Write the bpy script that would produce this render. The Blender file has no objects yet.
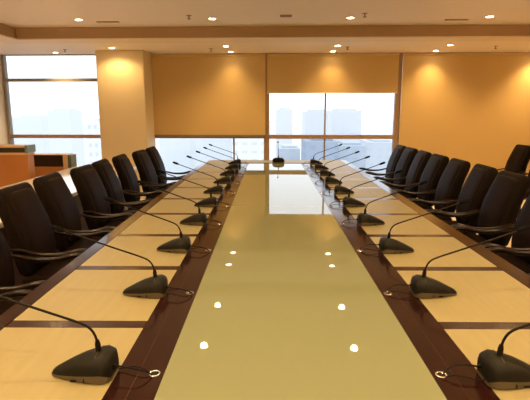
import bpy, bmesh, math, random
from mathutils import Vector, Matrix
random.seed(7)
S = bpy.context.scene
C = S.collection
PI = math.pi
CAM_Z = 1.54
TT = 0.75                      # height of the table top
ROT = Matrix.Translation((0, 9, 0)) @ Matrix.Rotation(math.radians(-1.7), 4, 'Z') @ Matrix.Translation((0, -9, 0))
room_objs = []

# ------------------------------------------------------------------ materials
def mat(name, col, rough=0.5, metal=0.0, coat=0.0, ior=1.5, emit=None, estr=0.0, spec=None):
    m = bpy.data.materials.new(name); m.use_nodes = True
    b = m.node_tree.nodes['Principled BSDF']
    b.inputs['Base Color'].default_value = (*col, 1)
    b.inputs['Roughness'].default_value = rough
    b.inputs['Metallic'].default_value = metal
    b.inputs['Coat Weight'].default_value = coat
    b.inputs['Coat Roughness'].default_value = 0.06
    b.inputs['IOR'].default_value = ior
    if spec is not None: b.inputs['Specular IOR Level'].default_value = spec
    if emit:
        b.inputs['Emission Color'].default_value = (*emit, 1)
        b.inputs['Emission Strength'].default_value = estr
    return m

def noisy(m, c1, c2, scale=(1, 1, 1), nscale=8.0, detail=4.0, bump=0.0, bscale=None):
    nt = m.node_tree; b = nt.nodes['Principled BSDF']
    tc = nt.nodes.new('ShaderNodeTexCoord'); mp = nt.nodes.new('ShaderNodeMapping')
    mp.inputs['Scale'].default_value = scale
    nt.links.new(tc.outputs['Object'], mp.inputs['Vector'])
    n = nt.nodes.new('ShaderNodeTexNoise'); n.inputs['Scale'].default_value = nscale; n.inputs['Detail'].default_value = detail
    nt.links.new(mp.outputs['Vector'], n.inputs['Vector'])
    r = nt.nodes.new('ShaderNodeValToRGB')
    r.color_ramp.elements[0].position = 0.3; r.color_ramp.elements[1].position = 0.7
    r.color_ramp.elements[0].color = (*c1, 1); r.color_ramp.elements[1].color = (*c2, 1)
    nt.links.new(n.outputs['Fac'], r.inputs['Fac']); nt.links.new(r.outputs['Color'], b.inputs['Base Color'])
    if bump:
        bp = nt.nodes.new('ShaderNodeBump'); bp.inputs['Strength'].default_value = bump; bp.inputs['Distance'].default_value = 0.003
        n2 = nt.nodes.new('ShaderNodeTexNoise'); n2.inputs['Scale'].default_value = bscale or nscale
        nt.links.new(tc.outputs['Object'], n2.inputs['Vector'])
        nt.links.new(n2.outputs['Fac'], bp.inputs['Height']); nt.links.new(bp.outputs['Normal'], b.inputs['Normal'])
    return m

M = {}
M['maple'] = noisy(mat('maple_veneer', (.7, .55, .33), .42), (.265, .238, .125), (.290, .262, .138), (14, 1.2, 1), 2.5, 5)
M['mahogany'] = noisy(mat('mahogany_lacquer', (.06, .02, .015), .14, spec=.33), (.012, .003, .0025), (.018, .005, .004), (12, 1, 1), 3, 5)
M['mahogany_seam'] = mat('mahogany_seam', (.06, .03, .02), .5, spec=.2)
M['mahogany_x'] = noisy(mat('mahogany_crosswise', (.06, .02, .015), .2), (.018, .005, .004), (.026, .008, .006), (1, 12, 1), 3, 5)
M['bar_matt'] = mat('dark_wood_bar', (.06, .025, .015), .75, spec=.1)
M['glass_top'] = mat('back_painted_glass', (.19, .22, .135), .015, ior=1.5)
M['glass_edge'] = mat('glass_edge', (.75, .8, .72), .1)
M['table_body'] = mat('table_base_wood', (.06, .025, .015), .4)
M['leather'] = noisy(mat('dark_brown_leather', (.03, .02, .014), .55, spec=.06), (.010, .0055, .0035), (.014, .008, .0055), (1, 1, 1), 60, 2, .25, 220)
M['leather_dark'] = noisy(mat('black_brown_leather', (.014, .009, .007), .55, spec=.06), (.008, .005, .004), (.012, .008, .006), (1, 1, 1), 60, 2, .25, 220)
M['arm'] = mat('dark_lacquered_wood', (.008, .004, .003), .3, spec=.35)
M['black_metal'] = mat('black_metal', (.012, .011, .011), .35, metal=.3)
M['chrome'] = mat('chrome', (.85, .83, .8), .12, metal=1)
M['mic_body'] = noisy(mat('mic_plastic', (.03, .03, .028), .5, spec=.16), (.006, .0065, .005), (.010, .010, .008), (1, 1, 1), 300, 2)
M['mic_skirt'] = mat('mic_skirt_plastic', (.085, .07, .045), .35, spec=.3)
M['mic_black'] = mat('black_rubber', (.005, .004, .004), .5, spec=.15)
M['mic_foam'] = mat('black_foam', (.005, .005, .005), .95, spec=.1)
M['wall'] = noisy(mat('wall_paint', (.75, .62, .42), .7), (.84, .73, .52), (.88, .77, .55), (1, 1, 1), 2, 2)
M['ceil'] = mat('ceiling_paint', (.95, .85, .74), .8)
M['ceil_hi'] = mat('ceiling_trim_paint', (.90, .78, .60), .7)
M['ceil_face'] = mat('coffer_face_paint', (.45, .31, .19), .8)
M['cream_paint'] = mat('cream_white_paint', (.92, .86, .74), .6)
M['pillar'] = mat('pillar_paint', (.76, .64, .40), .6)
M['blind'] = noisy(mat('blind_fabric', (.62, .44, .23), .85), (.62, .44, .19), (.65, .465, .20), (1, 1, 60), 6, 2)
M['blind_rail'] = mat('blind_rail', (.22, .17, .12), .5)
M['white_rail'] = mat('white_rail', (.8, .8, .76), .5)
M['frame_tan'] = mat('bronze_window_frame', (.36, .23, .13), .45)
M['frame_grey'] = mat('grey_window_frame', (.30, .26, .21), .5)
M['carpet'] = noisy(mat('beige_bounce_carpet', (.08, .045, .03), .95), (.74, .64, .52), (.78, .68, .57), (1, 1, 1), 40, 3)  # unseen floor, colour lightened to bounce more light up to the ceiling
M['white_top'] = mat('white_laminate', (.88, .87, .85), .10, ior=1.8)
M['cab_wood'] = noisy(mat('orange_wood', (.5, .2, .05), .4), (.50, .20, .05), (.58, .25, .07), (1, 10, 1), 2, 4)
M['cab_light'] = mat('pale_wood_edge', (.72, .5, .28), .4)
M['cab_dark'] = mat('black_panel', (.02, .014, .012), .3)
M['cab_teal'] = mat('grey_green_panel', (.13, .2, .2), .3)
M['lamp'] = mat('lamp_face', (1, .9, .7), .5, emit=(1.0, .80, .50), estr=45)
M['lamp_ring'] = mat('lamp_trim_ring', (.8, .68, .5), .4)
M['vent'] = mat('vent_paint', (.42, .28, .17), .6)
M['sprinkler'] = mat('sprinkler_metal', (.25, .17, .1), .4, metal=.6)

def window_glass():
    m = bpy.data.materials.new('window_glass'); m.use_nodes = True
    nt = m.node_tree; nt.nodes.clear()
    o = nt.nodes.new('ShaderNodeOutputMaterial'); mx = nt.nodes.new('ShaderNodeMixShader')
    t = nt.nodes.new('ShaderNodeBsdfTransparent'); g = nt.nodes.new('ShaderNodeBsdfGlossy')
    t.inputs['Color'].default_value = (.97, .985, 1, 1); g.inputs['Roughness'].default_value = .01
    f = nt.nodes.new('ShaderNodeFresnel'); f.inputs['IOR'].default_value = 1.3
    nt.links.new(f.outputs[0], mx.inputs[0]); nt.links.new(t.outputs[0], mx.inputs[1]); nt.links.new(g.outputs[0], mx.inputs[2])
    nt.links.new(mx.outputs[0], o.inputs[0])
    return m
M['pane'] = window_glass()

def building_mat(name, wall, win, sx, sz, fx=.5, fz=.5):
    """facade colour with a grid of windows, from object coordinates"""
    m = mat(name, wall, .9, spec=.1); nt = m.node_tree; b = nt.nodes['Principled BSDF']
    tc = nt.nodes.new('ShaderNodeTexCoord'); sp = nt.nodes.new('ShaderNodeSeparateXYZ')
    nt.links.new(tc.outputs['Object'], sp.inputs[0])
    def cell(out, s, fr):
        a = nt.nodes.new('ShaderNodeMath'); a.operation = 'MULTIPLY'; a.inputs[1].default_value = 1 / s; nt.links.new(out, a.inputs[0])
        c = nt.nodes.new('ShaderNodeMath'); c.operation = 'FRACT'; nt.links.new(a.outputs[0], c.inputs[0])
        d = nt.nodes.new('ShaderNodeMath'); d.operation = 'LESS_THAN'; d.inputs[1].default_value = fr; nt.links.new(c.outputs[0], d.inputs[0])
        return d.outputs[0]
    ad = nt.nodes.new('ShaderNodeMath'); ad.operation = 'ADD'
    nt.links.new(sp.outputs[0], ad.inputs[0]); nt.links.new(sp.outputs[1], ad.inputs[1])
    mu = nt.nodes.new('ShaderNodeMath'); mu.operation = 'MULTIPLY'
    nt.links.new(cell(ad.outputs[0], sx, fx), mu.inputs[0]); nt.links.new(cell(sp.outputs[2], sz, fz), mu.inputs[1])
    mx = nt.nodes.new('ShaderNodeMix'); mx.data_type = 'RGBA'
    mx.inputs[6].default_value = (*wall, 1); mx.inputs[7].default_value = (*win, 1)
    nt.links.new(mu.outputs[0], mx.inputs[0]); nt.links.new(mx.outputs[2], b.inputs['Base Color'])
    return m

# ------------------------------------------------------------------ mesh helpers
def box(bm, x0, x1, y0, y1, z0, z1):
    vs = [bm.verts.new((x, y, z)) for z in (z0, z1) for y in (y0, y1) for x in (x0, x1)]
    for f in ((0, 2, 3, 1), (4, 5, 7, 6), (0, 1, 5, 4), (2, 6, 7, 3), (0, 4, 6, 2), (1, 3, 7, 5)):
        bm.faces.new([vs[i] for i in f])
    return vs

def bev(bm, w, seg=2):
    bmesh.ops.bevel(bm, geom=bm.edges[:], offset=w, segments=seg, affect='EDGES', clamp_overlap=True)

def tube(bm, pts, r, n=8, closed=False):
    pts = [Vector(p) for p in pts]
    rs = r if isinstance(r, (list, tuple)) else [r] * len(pts)
    rings = []; N = len(pts)
    prev = None
    for i, p in enumerate(pts):
        if closed: t = (pts[(i + 1) % N] - pts[i - 1])
        else: t = pts[min(i + 1, N - 1)] - pts[max(i - 1, 0)]
        t.normalize()
        if prev is None:
            u = t.cross(Vector((0, 0, 1)))
            if u.length < .05: u = t.cross(Vector((0, 1, 0)))
        else:
            u = prev - t * prev.dot(t)
        u.normalize(); prev = u; v = t.cross(u)
        rings.append([bm.verts.new(p + (u * math.cos(2 * PI * k / n) + v * math.sin(2 * PI * k / n)) * rs[i]) for k in range(n)])
    L = N if closed else N - 1
    for i in range(L):
        a, b = rings[i], rings[(i + 1) % N]
        for k in range(n):
            bm.faces.new((a[k], a[(k + 1) % n], b[(k + 1) % n], b[k]))
    if not closed:
        bm.faces.new(rings[0][::-1]); bm.faces.new(rings[-1])

def spline(pts, sub=6):
    P = [Vector(p) for p in pts]; P = [2 * P[0] - P[1]] + P + [2 * P[-1] - P[-2]]
    out = []
    for i in range(1, len(P) - 2):
        for s in range(sub):
            t = s / sub
            out.append(.5 * ((2 * P[i]) + (-P[i - 1] + P[i + 1]) * t + (2 * P[i - 1] - 5 * P[i] + 4 * P[i + 1] - P[i + 2]) * t * t + (-P[i - 1] + 3 * P[i] - 3 * P[i + 1] + P[i + 2]) * t ** 3))
    out.append(P[-2]); return out

def cyl(bm, x, y, z0, z1, r, n=20, r2=None):
    r2 = r if r2 is None else r2
    a = [bm.verts.new((x + r * math.cos(2 * PI * k / n), y + r * math.sin(2 * PI * k / n), z0)) for k in range(n)]
    b = [bm.verts.new((x + r2 * math.cos(2 * PI * k / n), y + r2 * math.sin(2 * PI * k / n), z1)) for k in range(n)]
    for k in range(n): bm.faces.new((a[k], a[(k + 1) % n], b[(k + 1) % n], b[k]))
    bm.faces.new(a[::-1]); bm.faces.new(b)

def loft(bm, secs, n=24, e=.38):
    """secs: (centre, axis across (unit), axis thick (unit), half across, half thick); superellipse rings"""
    rings = []
    for c, ua, ut, ha, ht in secs:
        c = Vector(c); ua = Vector(ua).normalized(); ut = Vector(ut).normalized(); r = []
        for k in range(n):
            a = 2 * PI * (k + .5) / n; ca, sa = math.cos(a), math.sin(a)
            r.append(bm.verts.new(c + ua * ha * math.copysign(abs(ca) ** e, ca) + ut * ht * math.copysign(abs(sa) ** e, sa)))
        rings.append(r)
    for a, b in zip(rings, rings[1:]):
        for k in range(n): bm.faces.new((a[k], a[(k + 1) % n], b[(k + 1) % n], b[k]))
    bm.faces.new(rings[0][::-1]); bm.faces.new(rings[-1])

def obj(name, bm, m, parent=None, smooth=False):
    bmesh.ops.recalc_face_normals(bm, faces=bm.faces[:])
    me = bpy.data.meshes.new(name); bm.to_mesh(me); bm.free()
    if smooth:
        me.polygons.foreach_set('use_smooth', [True] * len(me.polygons))
        me.set_sharp_from_angle(angle=math.radians(50 if smooth is True else smooth))
    me.materials.append(M[m] if isinstance(m, str) else m)
    o = bpy.data.objects.new(name, me); C.objects.link(o)
    if parent: o.parent = parent
    return o

def NB(): return bmesh.new()

def thing(name, label, cat, loc=(0, 0, 0), rz=0, group=None):
    o = bpy.data.objects.new(name, None); C.objects.link(o)
    o.location = loc; o.rotation_euler = (0, 0, rz)
    o.empty_display_size = .1
    o['label'] = label; o['category'] = cat
    if group: o['group'] = group
    return o

def tag(o, label, cat, group=None):
    o['label'] = label; o['category'] = cat
    if group: o['group'] = group
    return o

def struct(name, bm, m, smooth=False):
    o = obj(name, bm, m, None, smooth); o['kind'] = 'structure'; room_objs.append(o); return o

def dup(root, loc, rz, label, group=None, sc=None):
    r = root.copy(); C.objects.link(r); r.location = loc; r.rotation_euler = (0, 0, rz); r['label'] = label
    if group: r['group'] = group
    for ch in root.children:
        c = ch.copy(); C.objects.link(c); c.parent = r
        for g in ch.children:
            d = g.copy(); C.objects.link(d); d.parent = c
    return r

def quick(name, m, parent, *boxes, bevel=0, seg=2):
    b = NB()
    for bx in boxes: box(b, *bx)
    if bevel: bev(b, bevel, seg)
    return obj(name, b, m, parent)

ORD = ['nearest', 'second', 'third', 'fourth', 'fifth', 'sixth', 'seventh', 'eighth', 'ninth', 'tenth', 'eleventh']

# ------------------------------------------------------------------ room shell
HL, HU = 2.58, 2.735
XL, XR, YB, YF = -4.97, 5.8, -3.2, 9.0
b = NB(); box(b, XL - .1, XR + .1, YB - .1, YF + .15, -.1, 0); struct('floor', b, 'carpet')
b = NB(); box(b, XL - .2, XL, YB, YF + .15, 0, 3.0); struct('wall_left', b, 'cream_paint')
b = NB(); box(b, XR, XR + .2, YB, YF + .15, 0, 3.0); struct('wall_right', b, 'wall')
b = NB(); box(b, XL, XR, YB - .2, YB, 0, 3.0); struct('wall_near', b, 'wall')
b = NB()
box(b, XL, XR, YF, YF + .15, 0, .10)
box(b, 4.95, XR, YF, YF + .15, .1, HL)
box(b, XL, XR, YF, YF + .15, HL, 3.0)
struct('wall_back', b, 'wall')
# ceiling: lower border and the raised field of the coffer
CX0, CX1, CY0, CY1 = -3.61, 4.9, -2.2, 7.13
b = NB()
box(b, XL, XR, CY1, YF, HL, HL + .5); box(b, XL, XR, YB, CY0, HL, HL + .5)
box(b, XL, CX0, CY0, CY1, HL, HL + .5); box(b, CX1, XR, CY0, CY1, HL, HL + .5)
struct('ceiling', b, 'ceil')
b = NB(); box(b, CX0, CX1, CY0, CY1, HU, HU + .3); struct('ceiling_raised', b, 'ceil')
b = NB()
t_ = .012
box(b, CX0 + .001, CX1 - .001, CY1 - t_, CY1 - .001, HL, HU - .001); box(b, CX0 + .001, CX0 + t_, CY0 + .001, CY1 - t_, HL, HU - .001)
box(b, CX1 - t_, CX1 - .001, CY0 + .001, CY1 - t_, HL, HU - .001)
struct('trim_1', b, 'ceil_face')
b = NB(); w_ = .34
box(b, CX0 - w_, CX1 + w_, CY1 - .03, CY1 + w_, HL - .016, HL); box(b, CX0 - w_, CX0 + .03, CY0, CY1 - .03, HL - .016, HL)
box(b, CX1 - .03, CX1 + w_, CY0, CY1 - .03, HL - .016, HL)
struct('trim_2', b, 'ceil_hi')
# structural column beside the left window
b = NB(); box(b, -2.96, -2.13, 8.42, YF - .02, 0, HL); bev(b, .012); struct('pillar', b, 'pillar')

# windows
def window(name, x0, x1, bars_z, vbars, m_h='frame_tan', post='frame_tan', zb=.1, top_m=None):
    b = NB(); y0, y1 = YF + .01, YF + .09
    box(b, x0, x0 + .05, y0 - .02, y1, zb, HL); box(b, x1 - .05, x1, y0 - .02, y1, zb, HL)
    box(b, x0 + .05, x1 - .05, y0, y1, zb, zb + .06); box(b, x0 + .05, x1 - .05, y0, y1, HL - .015, HL)
    fr = struct(name, b, post)
    for z, mm, hh in bars_z:
        b = NB(); box(b, x0 + .04, x1 - .04, y0 - .025, y1, z - hh, z + hh); o = obj('transom_bar', b, mm, fr)
    for x in vbars:
        b = NB(); box(b, x - .014, x + .014, y0 + .01, y1, zb + .06, HL); obj('mullion_bar', b, 'frame_grey', fr)
    b = NB(); box(b, x0 + .05, x1 - .05, y0 + .05, y0 + .058, zb + .06, HL - .015); obj('window_pane', b, 'pane', fr)
    return fr
window('window_1', -4.95, -2.9, [(2.125, 'frame_grey', .028), (1.086, 'frame_tan', .032)], [], post='frame_grey')
window('window_2', -2.28, -.045, [(1.086, 'frame_tan', .03)], [-.66])
window('window_3', -.045, 2.345, [(1.086, 'frame_tan', .036)], [1.035])
window('window_4', 2.345, 4.95, [(1.086, 'frame_tan', .036)], [3.6])

# roller blinds
def blind(x0, x1, zb, label, rail='blind_rail', rh=.034):
    t = thing('roller_blind', label, 'blind', ((x0 + x1) / 2, YF - .06, zb), 0, 'roller blinds over the back windows')
    h = (x1 - x0) / 2
    quick('fabric', 'blind', t, (-h, h, -.002, .002, rh, HL - zb - .03))
    b = NB(); box(b, -h, h, -.012, .012, 0, rh); bev(b, .004); obj('bottom_rail', b, rail, t)
    b = NB(); tube(b, [(-h, .0, HL - zb - .032), (h, .0, HL - zb - .032)], .028, 12); obj('roller_tube', b, 'blind', t, True)
    room_objs.append(t)
blind(-2.22, -.065, 1.075, 'tan roller blind beside the pillar, lowered halfway to a dark bottom rail', rh=.05)
blind(-.03, 2.315, 1.872, 'short tan roller blind lowered only a little above the clear middle window', 'white_rail', .014)
blind(2.385, 4.96, .12, 'long tan roller blind pulled fully down behind the right row of chairs')

# ------------------------------------------------------------------ ceiling fixtures
def make_downlight(label):
    t = thing('downlight', label, 'ceiling light')
    b = NB()
    n = 24; ri, ro = .043, .056
    rg = []
    for (r, z) in ((ro, 0), (ro - .004, -.006), (ri, -.007), (ri, -.001)):
        rg.append([b.verts.new((r * math.cos(2 * PI * k / n), r * math.sin(2 * PI * k / n), z)) for k in range(n)])
    for i in range(3):
        for k in range(n): b.faces.new((rg[i][k], rg[i][(k + 1) % n], rg[i + 1][(k + 1) % n], rg[i + 1][k]))
    obj('trim_ring', b, 'lamp_ring', t, True)
    b = NB(); cyl(b, 0, 0, -.0045, -.0015, .043, 24); obj('lamp_face', b, 'lamp', t, True)
    ld = bpy.data.lights.new('downlight_beam', 'SPOT')
    ld.energy = 33; ld.color = (1.0, .64, .30); ld.spot_size = math.radians(150); ld.spot_blend = .9; ld.shadow_soft_size = .04
    lo = bpy.data.objects.new('downlight_beam', ld); C.objects.link(lo); lo.parent = t; lo.location = (0, 0, -.02)
    return t
cols = [-2.43, -.665, 1.12, 2.88, 4.66]
colname = ['far left', 'left of centre', 'right of centre', 'right', 'far right']
proto = make_downlight('x')
spots = []
for ri, y in enumerate((6.53, 5.31, 4.09, 2.87, 1.65, .43, -.8, -1.8)):
    for ci, x in enumerate(cols[:4]):
        spots.append((x, y, HU, 'round recessed downlight in the raised ceiling, %s row from the windows, %s column' % (['first'] + ORD[1:][ri - 1:ri] if ri else ['first'], 0) if False else
                      'recessed downlight in raised ceiling, %s row from the windows, %s column' % ((['first'] + ORD[1:])[ri], colname[ci]), 'downlights in the raised ceiling'))
for ci, x in enumerate(cols):
    spots.append((x if ci else -2.56, 7.98 if ci else 8.11, HL, 'recessed downlight in the lower ceiling border, row nearer the table, %s' % colname[ci] if ci else
                  'recessed downlight in lower ceiling border shining on the pillar', 'downlights in the lower ceiling border'))
for ci, x in enumerate(cols):
    if ci == 0: x = -3.78
    spots.append((x, 8.70, HL, 'recessed downlight close above the back blinds, %s' % colname[ci] if ci else
                  'recessed downlight close above the left window', 'downlights in the lower ceiling border'))
near_beam = [c for c in proto.children if c.type == 'LIGHT'][0].data.copy(); near_beam.energy = 96     # the rows over the near end burn brighter
narrow = bpy.data.lights.new('wall_wash_beam', 'SPOT'); narrow.energy = 46; narrow.color = (1.0, .64, .26)
narrow.spot_size = math.radians(140); narrow.spot_blend = .7; narrow.shadow_soft_size = .03
wash = []
pillar_beam = narrow.copy(); pillar_beam.energy = 30; pillar_beam.spot_size = math.radians(150); pillar_beam.spot_blend = .6
for en in (80, 21, 26, 46, 75):
    d = narrow.copy(); d.energy = en; d.spot_size = math.radians(112); d.spot_blend = 1.0; wash.append(d)
for i, (x, y, z, lab, grp) in enumerate(spots):
    o = proto if i == 0 else dup(proto, (x, y, z), 0, lab, grp)
    o.location = (x, y, z); o['label'] = lab; o['group'] = grp
    if z == HU and y < 2:
        for ch in o.children:
            if ch.type == 'LIGHT': ch.data = near_beam
    if z == HL:
        for ch in o.children:
            if ch.type == 'LIGHT':
                ch.data = narrow if y < 8.3 else wash[i - len(spots) + 5]
                if 'shining on the pillar' in lab: ch.data = pillar_beam
    room_objs.append(o)

def sprinkler(x, y, z, lab):
    b = NB(); cyl(b, 0, 0, -.004, 0, .035, 16); cyl(b, 0, 0, -.04, -.004, .008, 8); cyl(b, 0, 0, -.046, -.04, .022, 12)
    o = tag(obj('ceiling_sprinkler', b, 'sprinkler', None, True), lab, 'sprinkler', 'ceiling sprinklers'); o.location = (x, y, z + .001); room_objs.append(o)
sprinkler(-.93, 6.32, HU, 'small sprinkler head in raised ceiling, left of centre')
sprinkler(1.26, 6.28, HU, 'small sprinkler head in raised ceiling, right of centre')
sprinkler(-.95, 8.3, HL, 'small sprinkler head in lower ceiling above the half lowered blind')
sprinkler(1.30, 8.16, HL, 'small sprinkler head in lower ceiling above the middle window')
sprinkler(-3.43, 8.3, HL, 'small sprinkler head in lower ceiling above the left window')
sprinkler(3.66, 8.15, HL, 'small sprinkler head in lower ceiling above the long right blind')
def vent(x, y, z, w, d, lab, cat):
    t = thing('ceiling_vent' if cat == 'vent' else 'ceiling_speaker', lab, cat, (x, y, z)); room_objs.append(t)
    quick('vent_frame', 'vent', t, (-w, w, -d, -d + .012, -.008, 0), (-w, w, d - .012, d, -.008, 0), (-w, -w + .012, -d, d, -.008, 0), (w - .012, w, -d, d, -.008, 0))
    b = NB(); k = 0
    while -d + .02 + k * .022 < d - .015:
        yy = -d + .02 + k * .022; box(b, -w + .012, w - .012, yy, yy + .008, -.006, -.001); k += 1
    obj('slat', b, 'vent', t)
vent(-2.1, 6.70, HU, .15, .035, 'slim slotted air vent in raised ceiling, left side', 'vent')
vent(2.53, 6.73, HU, .15, .035, 'slim slotted air vent in raised ceiling, right side', 'vent')
vent(.29, 6.38, HU, .075, .06, 'small square grille in the middle of raised ceiling', 'vent')

# ------------------------------------------------------------------ table
TX0, TX1, TY0, TY1 = -1.065, 1.285, .37, 8.02
SL0, SL1, SR0, SR1 = -.467, -.320, .498, .648
PX0, PX1 = -.985, 1.185
th = .05
T = thing('conference_table', 'long maple and mahogany conference table with a pale green glass centre panel', 'table', (.1, 4.2, 0))
def tp(name, m, *boxes, bevel=0): 
    o = quick(name, m, T, *[(a - .1, c - .1, d - 4.2, e - 4.2, f, g) for a, c, d, e, f, g in boxes], bevel=bevel); return o
zt = TT; zb_ = TT - th
tp('edge_trim', 'mahogany', (TX0, PX0, TY0, TY1, zb_, zt), bevel=.004)
tp('edge_trim', 'mahogany', (PX1, TX1, TY0, TY1, zb_, zt), bevel=.004)
tp('inlay_strip', 'mahogany', (SL0, SL1 - .001, TY0, 7.438, zb_, zt), bevel=.0015)
tp('inlay_strip', 'mahogany', (SR0 + .001, SR1, TY0, 7.438, zb_, zt), bevel=.0015)
tp('strip_seam', 'mahogany_seam', (-.4015, -.4005, TY0 + .02, 7.4, zt, zt + .0006))
tp('strip_seam', 'mahogany_seam', (.5635, .5645, TY0 + .02, 7.4, zt, zt + .0006))
g_ = tp('glass_panel', 'glass_top', (SL1, SR0, TY0, 7.435, zb_ + .01, zt + .002), bevel=.0015)
div = [1.03 + .667 * k for k in range(10)]
edges = [TY0] + div + [7.62]
for s in (0, 1):
    xa, xb = ((PX0, SL0), (SR1, PX1))[s]
    for k, y in enumerate(div):
        tp('divider_strip', 'mahogany_x', (xa + .0005, xb - .0005, y - .030, y + .030, zb_, zt + .0003))
    for k in range(len(div)):
        y0 = TY0 if k == 0 else div[k - 1] + .031
        tp('desk_panel', 'maple', (xa, xb, y0, div[k] - .031, zb_, zt))
tp('end_bar', 'bar_matt', (SL0, SR1, 7.44, 7.56, zb_, zt + .0003))
tp('end_panel', 'maple', (PX0, SL0, div[-1] + .031, 7.96, zb_, zt), (SL0, SR1, 7.561, 7.96, zb_, zt), (SR1, PX1, div[-1] + .031, 7.96, zb_, zt))
tp('end_trim', 'maple', (PX0, PX1, 7.961, TY1, zb_, zt), bevel=.003)
tp('table_base', 'table_body', (-.62, .84, .7, 7.5, 0, .08), (-.55, .77, .8, 7.4, .08, zb_))
# chrome cable grommets let into the strips
mic_y = [1.345 + .667 * k for k in range(10)]
def ring(b, x, y, z, R, r, n=24, m=8):
    tube(b, [(x + R * math.cos(2 * PI * k / n), y + R * math.sin(2 * PI * k / n), z) for k in range(n)], r, m, closed=True)
for y in mic_y:
    for gx in (-.350, .527):
        b = NB(); ring(b, gx - .1, y + .005 - 4.2, zt + .0005, .0155, .0028)
        g = obj('cable_grommet', b, 'chrome', T, True); g['label'] = 'round chrome cable grommet'
        b = NB(); cyl(b, gx - .1, y + .005 - 4.2, zt + .0005, zt + .0012, .0145, 16); obj('grommet_hole', b, 'mic_black', g)

# ------------------------------------------------------------------ microphones   (local +x = outward, towards the seat)
def make_mic(label, wide=1.0, gx=-.212, cables=True, head_dx=0.0):
    t = thing('conference_microphone', label, 'microphone')
    #   x,    half width, skirt z, top z, crown half width
    prof = [(-.098, .040, .012, .060, .026), (-.092, .053, .020, .072, .032), (-.072, .062, .028, .080, .036), (-.040, .059, .025, .074, .034),
            (.000, .050, .020, .062, .029), (.035, .040, .016, .047, .023), (.065, .029, .012, .032, .016), (.083, .020, .010, .022, .011), (.092, .011, .008, .013, .006)]
    b = NB(); rings = []
    for x, w, s, h, c in prof:
        w *= wide; c *= wide
        pts = [(-w, s), (-w * .93 - c * .07, s + (h - s) * .35), (-(w + c) / 2 - .002, s + (h - s) * .74), (-c, h - .002), (0, h + .001), (c, h - .002), ((w + c) / 2 + .002, s + (h - s) * .74), (w * .93 + c * .07, s + (h - s) * .35), (w, s)]
        rings.append([b.verts.new((x, yy, zz)) for yy, zz in pts])
    for a, c2 in zip(rings, rings[1:]):
        for k in range(8): b.faces.new((a[k], a[k + 1], c2[k + 1], c2[k]))
        b.faces.new((a[8], a[0], c2[0], c2[8]))
    b.faces.new(rings[0]); b.faces.new(rings[-1])
    body = obj('mic_base', b, 'mic_body', t, 60)
    b = NB(); rings = []
    for x, w, s, h, c in prof:
        w *= wide
        rings.append([b.verts.new((x, yy, zz)) for yy, zz in ((-w * .94, .0006), (-w, .004), (-w, s), (w, s), (w, .004), (w * .94, .0006))])
    for a, c2 in zip(rings, rings[1:]):
        for k in range(6): b.faces.new((a[k], a[(k + 1) % 6], c2[(k + 1) % 6], c2[k]))
    b.faces.new(rings[0]); b.faces.new(rings[-1])
    sk = obj('base_skirt', b, 'mic_skirt', t, 30); sk['label'] = 'taupe grey lower skirt'
    for sgn in (-1, 1):
        b = NB(); y_ = sgn * .0545 * wide
        box(b, .000, .016, min(y_, y_ + sgn * .0035), max(y_, y_ + sgn * .0035), .007, .013); obj('button', b, 'mic_black', t)
        b = NB(); y_ = sgn * .0595 * wide
        box(b, -.026, -.022, min(y_, y_ + sgn * .0012), max(y_, y_ + sgn * .0012), .006, .018); obj('side_mark', b, 'mic_black', t)
    # speaker grille seam across the hump
    b = NB(); tube(b, [(-.056, -.050 * wide, .052), (-.054, -.036 * wide, .0755), (-.052, 0, .079), (-.054, .036 * wide, .0755), (-.056, .050 * wide, .052)], .0012, 6); obj('body_seam', b, 'mic_skirt', t, True)
    # gooseneck
    b = NB(); P = spline([(-.052, 0, .072), (-.049, 0, .112)], 3); tube(b, P, [.0095] + [.0085] * (len(P) - 2) + [.0055], 10); obj('neck_socket', b, 'mic_black', t, True)
    b = NB(); P = spline([(-.050, 0, .095), (-.044, 0, .125), (-.028, 0, .150), (.005, 0, .168), (.10, 0, .202), (.24, 0, .252), (.335, 0, .287)], 6)
    tube(b, P, .0040, 8); obj('gooseneck', b, 'mic_black', t, True)
    b = NB(); tube(b, [(.330, 0, .2852), (.336, 0, .2874), (.345, 0, .2907), (.375, 0, .3018), (.384, 0, .3051), (.388, 0, .3066)], [.004, .0085, .0108, .0108, .0078, .003], 12); obj('mic_head', b, 'mic_foam', t, True)
    if cables:
        b = NB()
        tube(b, spline([(-.096, .012, .035), (-.112, .013, .034), (-.136, .020, .034), (-.170, .024, .030), (-.200, .016, .016), (gx, .008, .0033)], 5), .0028, 6)
        tube(b, spline([(-.094, -.018, .012), (-.112, -.022, .006), (-.145, -.020, .014), (-.182, -.008, .014), (gx + .006, .002, .0030)], 5), .0018, 6)
        tube(b, [(-.088, .012, .035), (-.108, .0125, .035)], .0055, 8)
        obj('cable', b, 'mic_black', t, True)
    return t
m_left = None; m_right = None
LX, RX = -.545, .738      # base centre on each side
for k, y in enumerate(mic_y):
    w = 'nearest the camera' if k == 0 else ('at the far end beside the window' if k == 9 else '%s from the near end' % ORD[k])
    labL = 'black gooseneck microphone on left side of table, %s' % w
    labR = 'black gooseneck microphone on right side of table, %s' % w
    if k == 0:
        m0 = make_mic(labL); m0['group'] = 'microphones along the left side'
        m0.location = (LX - .022, y, TT + .0015); m0.rotation_euler = (0, 0, PI)
    else:
        dup(m0, (LX + random.uniform(-.012, .014) + (0.0, 0.01)[k > 5], y + random.uniform(-.012, .012), TT + .0015), PI + random.uniform(-.05, .05), labL, 'microphones along the left side')
    dup(m0, (RX + (random.uniform(-.008, .012) if k else .0), y + (random.uniform(-.012, .012) if k else -.02), TT + .0015), random.uniform(-.06, .06) if k else -.02, labR, 'microphones along the right side')
mh = make_mic('black gooseneck microphone at the head of the table by the window', 1.55, cables=False)
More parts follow.
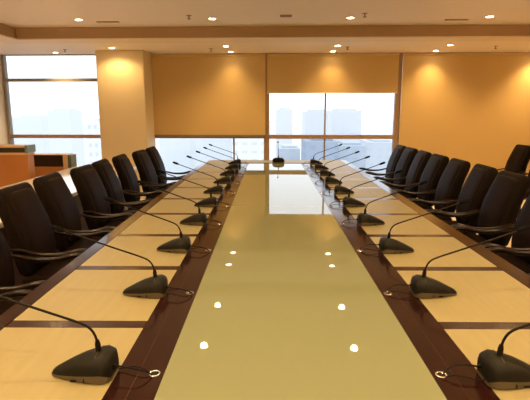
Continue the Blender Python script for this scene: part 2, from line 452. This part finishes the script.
mh.location = (.15, 7.66, TT + .001); mh.rotation_euler = (0, 0, PI / 2)

# ------------------------------------------------------------------ chairs   (local +x = forward, towards the table)
def make_chair(label):
    t = thing('office_chair', label, 'chair')
    # backrest curve: (x, z, half width, half thickness)
    cur = [(-.205, .470, .200, .028), (-.215, .500, .228, .045), (-.226, .58, .242, .055), (-.236, .67, .245, .058), (-.262, .78, .242, .055), (-.300, .88, .236, .052), (-.338, .97, .228, .050), (-.355, 1.015, .222, .046), (-.362, 1.038, .208, .034), (-.365, 1.046, .19, .016)]
    def secs(cur, off, dw, dt, lo, hi):
        out = []
        n = len(cur)
        for i in range(lo, hi):
            x, z, w, h = cur[i]
            a = cur[min(i + 1, n - 1)]; c = cur[max(i - 1, 0)]
            tx, tz = a[0] - c[0], a[1] - c[1]; l = math.hypot(tx, tz); nx, nz = tz / l, -tx / l
            out.append(((x + nx * off, 0, z + nz * off), (0, 1, 0), (nx, 0, nz), w * .93 + dw, h + dt))
        return out
    b = NB(); loft(b, secs(cur, 0, 0, 0, 0, len(cur)), 28, .42); sh = obj('backrest', b, 'leather_dark', t, 70)
    # raised front cushion of the backrest
    cu = [(-.206, .505, .120, .010), (-.212, .53, .165, .022)] + [(x, z, w * .76, .030) for x, z, w, h in cur[2:7]] + [(-.345, .995, .150, .022), (-.349, 1.008, .10, .010)]
    b = NB(); loft(b, secs(cu, .036, 0, 0, 0, len(cu)), 24, .5); obj('back_cushion', b, 'leather', t, 70)
    # seat
    sx = [(-.235, .200, .030), (-.215, .232, .045), (-.10, .246, .052), (.05, .252, .054), (.17, .250, .052), (.232, .238, .046), (.262, .21, .030), (.268, .17, .014)]
    b = NB(); loft(b, [((x, 0, .435 - (.012 if x > .2 else 0)), (0, 1, 0), (0, 0, 1), w, h) for x, w, h in sx], 28, .45); obj('seat', b, 'leather', t, 70)
    for s in (-1, 1):
        b = NB()
        P = spline([(-.275, s * .225, .66), (-.20, s * .246, .665), (-.08, s * .252, .640), (.06, s * .252, .640), (.17, s * .250, .664), (.235, s * .248, .658), (.262, s * .246, .625), (.235, s * .246, .580), (.15, s * .246, .510), (.08, s * .25, .445), (.04, s * .235, .415)], 5)
        n = len(P); tube(b, P, [.011 + .007 * math.exp(-((i / n - .38) / .16) ** 2) for i in range(n)], 10)
        obj('armrest', b, 'arm', t, 80)
    b = NB(); cyl(b, 0, 0, .345, .384, .10, 20, .13); cyl(b, 0, 0, .12, .345, .028, 16); cyl(b, 0, 0, .07, .20, .045, 16); obj('pedestal', b, 'black_metal', t, True)
    for k in range(5):
        a = 2 * PI * k / 5 + .3; c, s = math.cos(a), math.sin(a)
        b = NB(); tube(b, [(.03 * c, .03 * s, .115), (.15 * c, .15 * s, .098), (.255 * c, .255 * s, .075)], [.024, .020, .014], 8)
        lg = obj('leg', b, 'black_metal', t, True)
        b = NB(); p = Vector((.255 * c, .255 * s, .028)); q = Vector((-s, c, 0)) * .022
        tube(b, [p - q, p + q], .028, 14); obj('caster', b, 'mic_black', lg, True)
    return t
ch0 = None
#           X      Y     turn
left = [(-1.335, 6.86, 0.02), (-1.335, 6.22, -.05), (-1.385, 5.58, .03), (-1.40, 4.98, .05), (-1.375, 4.40, -.02), (-1.415, 3.80, .04), (-1.385, 3.20, .0), (-1.37, 2.60, .03), (-1.40, 1.98, 0), (-1.40, 1.38, 0)]
right = [(1.645, 7.28, 0), (1.64, 6.73, .03), (1.64, 6.17, -.03), (1.645, 5.61, .02), (1.655, 5.05, 0), (1.67, 4.49, -.03), (1.66, 3.92, .03), (1.66, 3.34, 0), (1.66, 2.76, 0), (1.66, 2.16, 0)]
for side, lst in (('left', left), ('right', right)):
    for k, (x, y, r) in enumerate(lst):
        lab = 'dark brown leather armchair on %s side of table, %s from the window end' % (side, (['first'] + ORD[1:])[k])
        grp = 'leather armchairs along the %s side' % side
        rz = (0 if side == 'left' else PI) + r
        if ch0 is None:
            ch0 = make_chair(lab); ch0['group'] = grp; ch0.location = (x, y, 0); ch0.rotation_euler = (0, 0, rz)
        else: dup(ch0, (x, y, 0), rz, lab, grp)
dup(ch0, (3.50, 7.28, 0), PI + .04, 'brown leather armchair of the back row by the long blind, farther from the camera', 'spare armchairs behind the right row')
dup(ch0, (3.52, 6.66, 0), PI - .03, 'brown leather armchair of the back row cut by the right picture edge', 'spare armchairs behind the right row')

# ------------------------------------------------------------------ side furniture on the left
t = thing('side_counter', 'long white-topped side counter behind the left row of chairs', 'counter', (-2.44, 4.35, 0))
quick('counter_top', 'white_top', t, (-.42, .50, -2.75, 2.75, .71, .75), bevel=.004)
quick('counter_body', 'table_body', t, (-.38, .42, -2.72, 2.72, 0, .709))
t = thing('reception_desk', 'orange wooden desk unit with dark recessed band under its pale top, left edge', 'desk', (-3.79, 6.2, 0))
quick('desk_body', 'cab_wood', t, (-.75, .70, -.08, .08, 0, 1.0))
quick('pale_edge', 'cab_light', t, (-.76, .71, -.10, .09, 1.001, 1.028))
quick('dark_band', 'cab_dark', t, (-.75, .69, -.09, .08, 1.029, 1.092))
quick('desk_top', 'cab_light', t, (-.77, .69, -.12, .10, 1.093, 1.122), bevel=.003)
quick('end_panel', 'cab_teal', t, (.691, .725, -.12, .10, 1.029, 1.124))
t = thing('low_cabinet', 'low wooden cabinet with black front panel and grey green end beside the left window', 'cabinet', (-3.55, 7.26, 0))
quick('cabinet_body', 'cab_wood', t, (-.6, .47, -.11, .11, 0, .73))
quick('black_panel', 'cab_dark', t, (-.6, .47, -.10, .10, .731, .905))
quick('wood_post', 'cab_light', t, (.471, .535, -.12, .11, 0, .915))
quick('end_panel', 'cab_teal', t, (.536, .585, -.10, .10, 0, .905))
quick('cabinet_top', 'cab_light', t, (-.61, .47, -.12, .11, .906, .918))

# ------------------------------------------------------------------ the city outside, its haze put into the colours
GZ = -110.0
b = NB(); box(b, -3000, 3000, 30, 6000, GZ - 1, GZ); M['city_ground'] = noisy(mat('haze_tinted_city_ground', (.44, .48, .53), .95, spec=0), (.54, .58, .63), (.60, .63, .67), (1, 1, 1), .02, 4)  # distant haze is painted into this pale ground colour
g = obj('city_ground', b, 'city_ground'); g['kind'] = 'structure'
def px(x, Y): return (x - 269) / 480 * Y
def pzz(y, Y): return CAM_Z - (y - 112) / 480 * Y
bl = [  # x0 x1 ytop distance depth colour window colour cell label
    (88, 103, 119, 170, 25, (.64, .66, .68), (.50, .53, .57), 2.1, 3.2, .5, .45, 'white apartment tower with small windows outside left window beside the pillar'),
    (50, 72, 108.5, 600, 40, (.57, .60, .64), (.56, .59, .63), 9, 6, .5, .5, 'faint pale tower with painted-in haze beyond the left window'),
    (14, 44, 115, 700, 60, (.56, .60, .64), (.55, .58, .62), 9, 6, .5, .5, 'broad faint block with painted-in haze at the far left window edge'),
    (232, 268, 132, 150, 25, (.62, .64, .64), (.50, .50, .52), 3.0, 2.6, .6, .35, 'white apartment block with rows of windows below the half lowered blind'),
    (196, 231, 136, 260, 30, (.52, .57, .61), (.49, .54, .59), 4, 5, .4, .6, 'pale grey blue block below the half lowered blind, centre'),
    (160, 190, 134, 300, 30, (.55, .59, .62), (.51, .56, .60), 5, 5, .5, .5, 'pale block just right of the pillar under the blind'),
    (276, 292, 107.5, 600, 40, (.53, .57, .61), (.52, .56, .60), 9, 7, .5, .5, 'faint narrow tower with painted-in haze at left of middle window'),
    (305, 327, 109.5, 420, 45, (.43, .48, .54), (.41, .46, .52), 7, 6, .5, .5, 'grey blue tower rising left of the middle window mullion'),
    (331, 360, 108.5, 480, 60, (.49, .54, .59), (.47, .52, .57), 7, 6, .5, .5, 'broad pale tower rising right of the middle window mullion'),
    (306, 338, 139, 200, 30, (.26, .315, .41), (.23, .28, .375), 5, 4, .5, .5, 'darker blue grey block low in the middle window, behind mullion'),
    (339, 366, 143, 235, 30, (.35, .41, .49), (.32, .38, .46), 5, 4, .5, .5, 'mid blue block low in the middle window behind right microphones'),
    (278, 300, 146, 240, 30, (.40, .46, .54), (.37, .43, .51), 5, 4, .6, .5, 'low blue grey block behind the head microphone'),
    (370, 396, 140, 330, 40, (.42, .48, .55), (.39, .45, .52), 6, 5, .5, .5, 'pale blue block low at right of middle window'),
]
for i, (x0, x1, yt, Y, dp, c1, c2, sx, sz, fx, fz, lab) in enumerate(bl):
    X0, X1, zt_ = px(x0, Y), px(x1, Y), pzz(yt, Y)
    k = {1: .9, 2: .92, 6: .75, 7: .68, 8: .7, 0: .1, 3: .3, 4: .7, 5: .7, 9: .12, 10: .2, 11: .3, 12: .35}.get(i, 0)      # share of painted haze in the facade colours, mostly rising with distance
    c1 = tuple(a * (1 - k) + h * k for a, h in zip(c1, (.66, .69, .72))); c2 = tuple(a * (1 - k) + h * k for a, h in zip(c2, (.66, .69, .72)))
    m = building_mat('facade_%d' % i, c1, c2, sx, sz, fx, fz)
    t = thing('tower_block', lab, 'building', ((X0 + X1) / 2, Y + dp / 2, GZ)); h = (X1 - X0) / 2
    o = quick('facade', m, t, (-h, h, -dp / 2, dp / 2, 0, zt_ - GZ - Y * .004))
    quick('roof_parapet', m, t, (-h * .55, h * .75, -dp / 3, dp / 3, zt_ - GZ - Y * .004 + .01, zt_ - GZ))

# ------------------------------------------------------------------ turn the whole room a little against the table, as seen
bpy.context.view_layer.update()
for o in room_objs:
    o.matrix_world = ROT @ o.matrix_world

# ------------------------------------------------------------------ sky, camera, colour management
w = bpy.data.worlds.new('World'); S.world = w; w.use_nodes = True
nt = w.node_tree; bg = nt.nodes['Background']
tc = nt.nodes.new('ShaderNodeTexCoord'); sp = nt.nodes.new('ShaderNodeSeparateXYZ'); nt.links.new(tc.outputs['Generated'], sp.inputs[0])
rp = nt.nodes.new('ShaderNodeValToRGB'); nt.links.new(sp.outputs[2], rp.inputs['Fac'])
rp.color_ramp.elements[0].position = 0.0; rp.color_ramp.elements[0].color = (.80, .86, .93, 1)
rp.color_ramp.elements[1].position = .35; rp.color_ramp.elements[1].color = (.96, .98, 1, 1)
nt.links.new(rp.outputs['Color'], bg.inputs['Color']); bg.inputs['Strength'].default_value = 2.0

cd = bpy.data.cameras.new('Camera'); cam = bpy.data.objects.new('Camera', cd); C.objects.link(cam)
cd.sensor_fit = 'HORIZONTAL'; cd.sensor_width = 36; cd.lens = 36 * 480 / 530
p = math.atan(88 / 480); yaw = math.atan(4 / 480) * math.cos(p)
cam.location = (0, 0, CAM_Z); cam.rotation_euler = (PI / 2 - p, 0, yaw)
cd.clip_end = 8000
S.camera = cam
S.view_settings.view_transform = 'Standard'; S.view_settings.look = 'None'
S.view_settings.exposure = 0; S.view_settings.gamma = 1; S.view_settings.use_curve_mapping = False
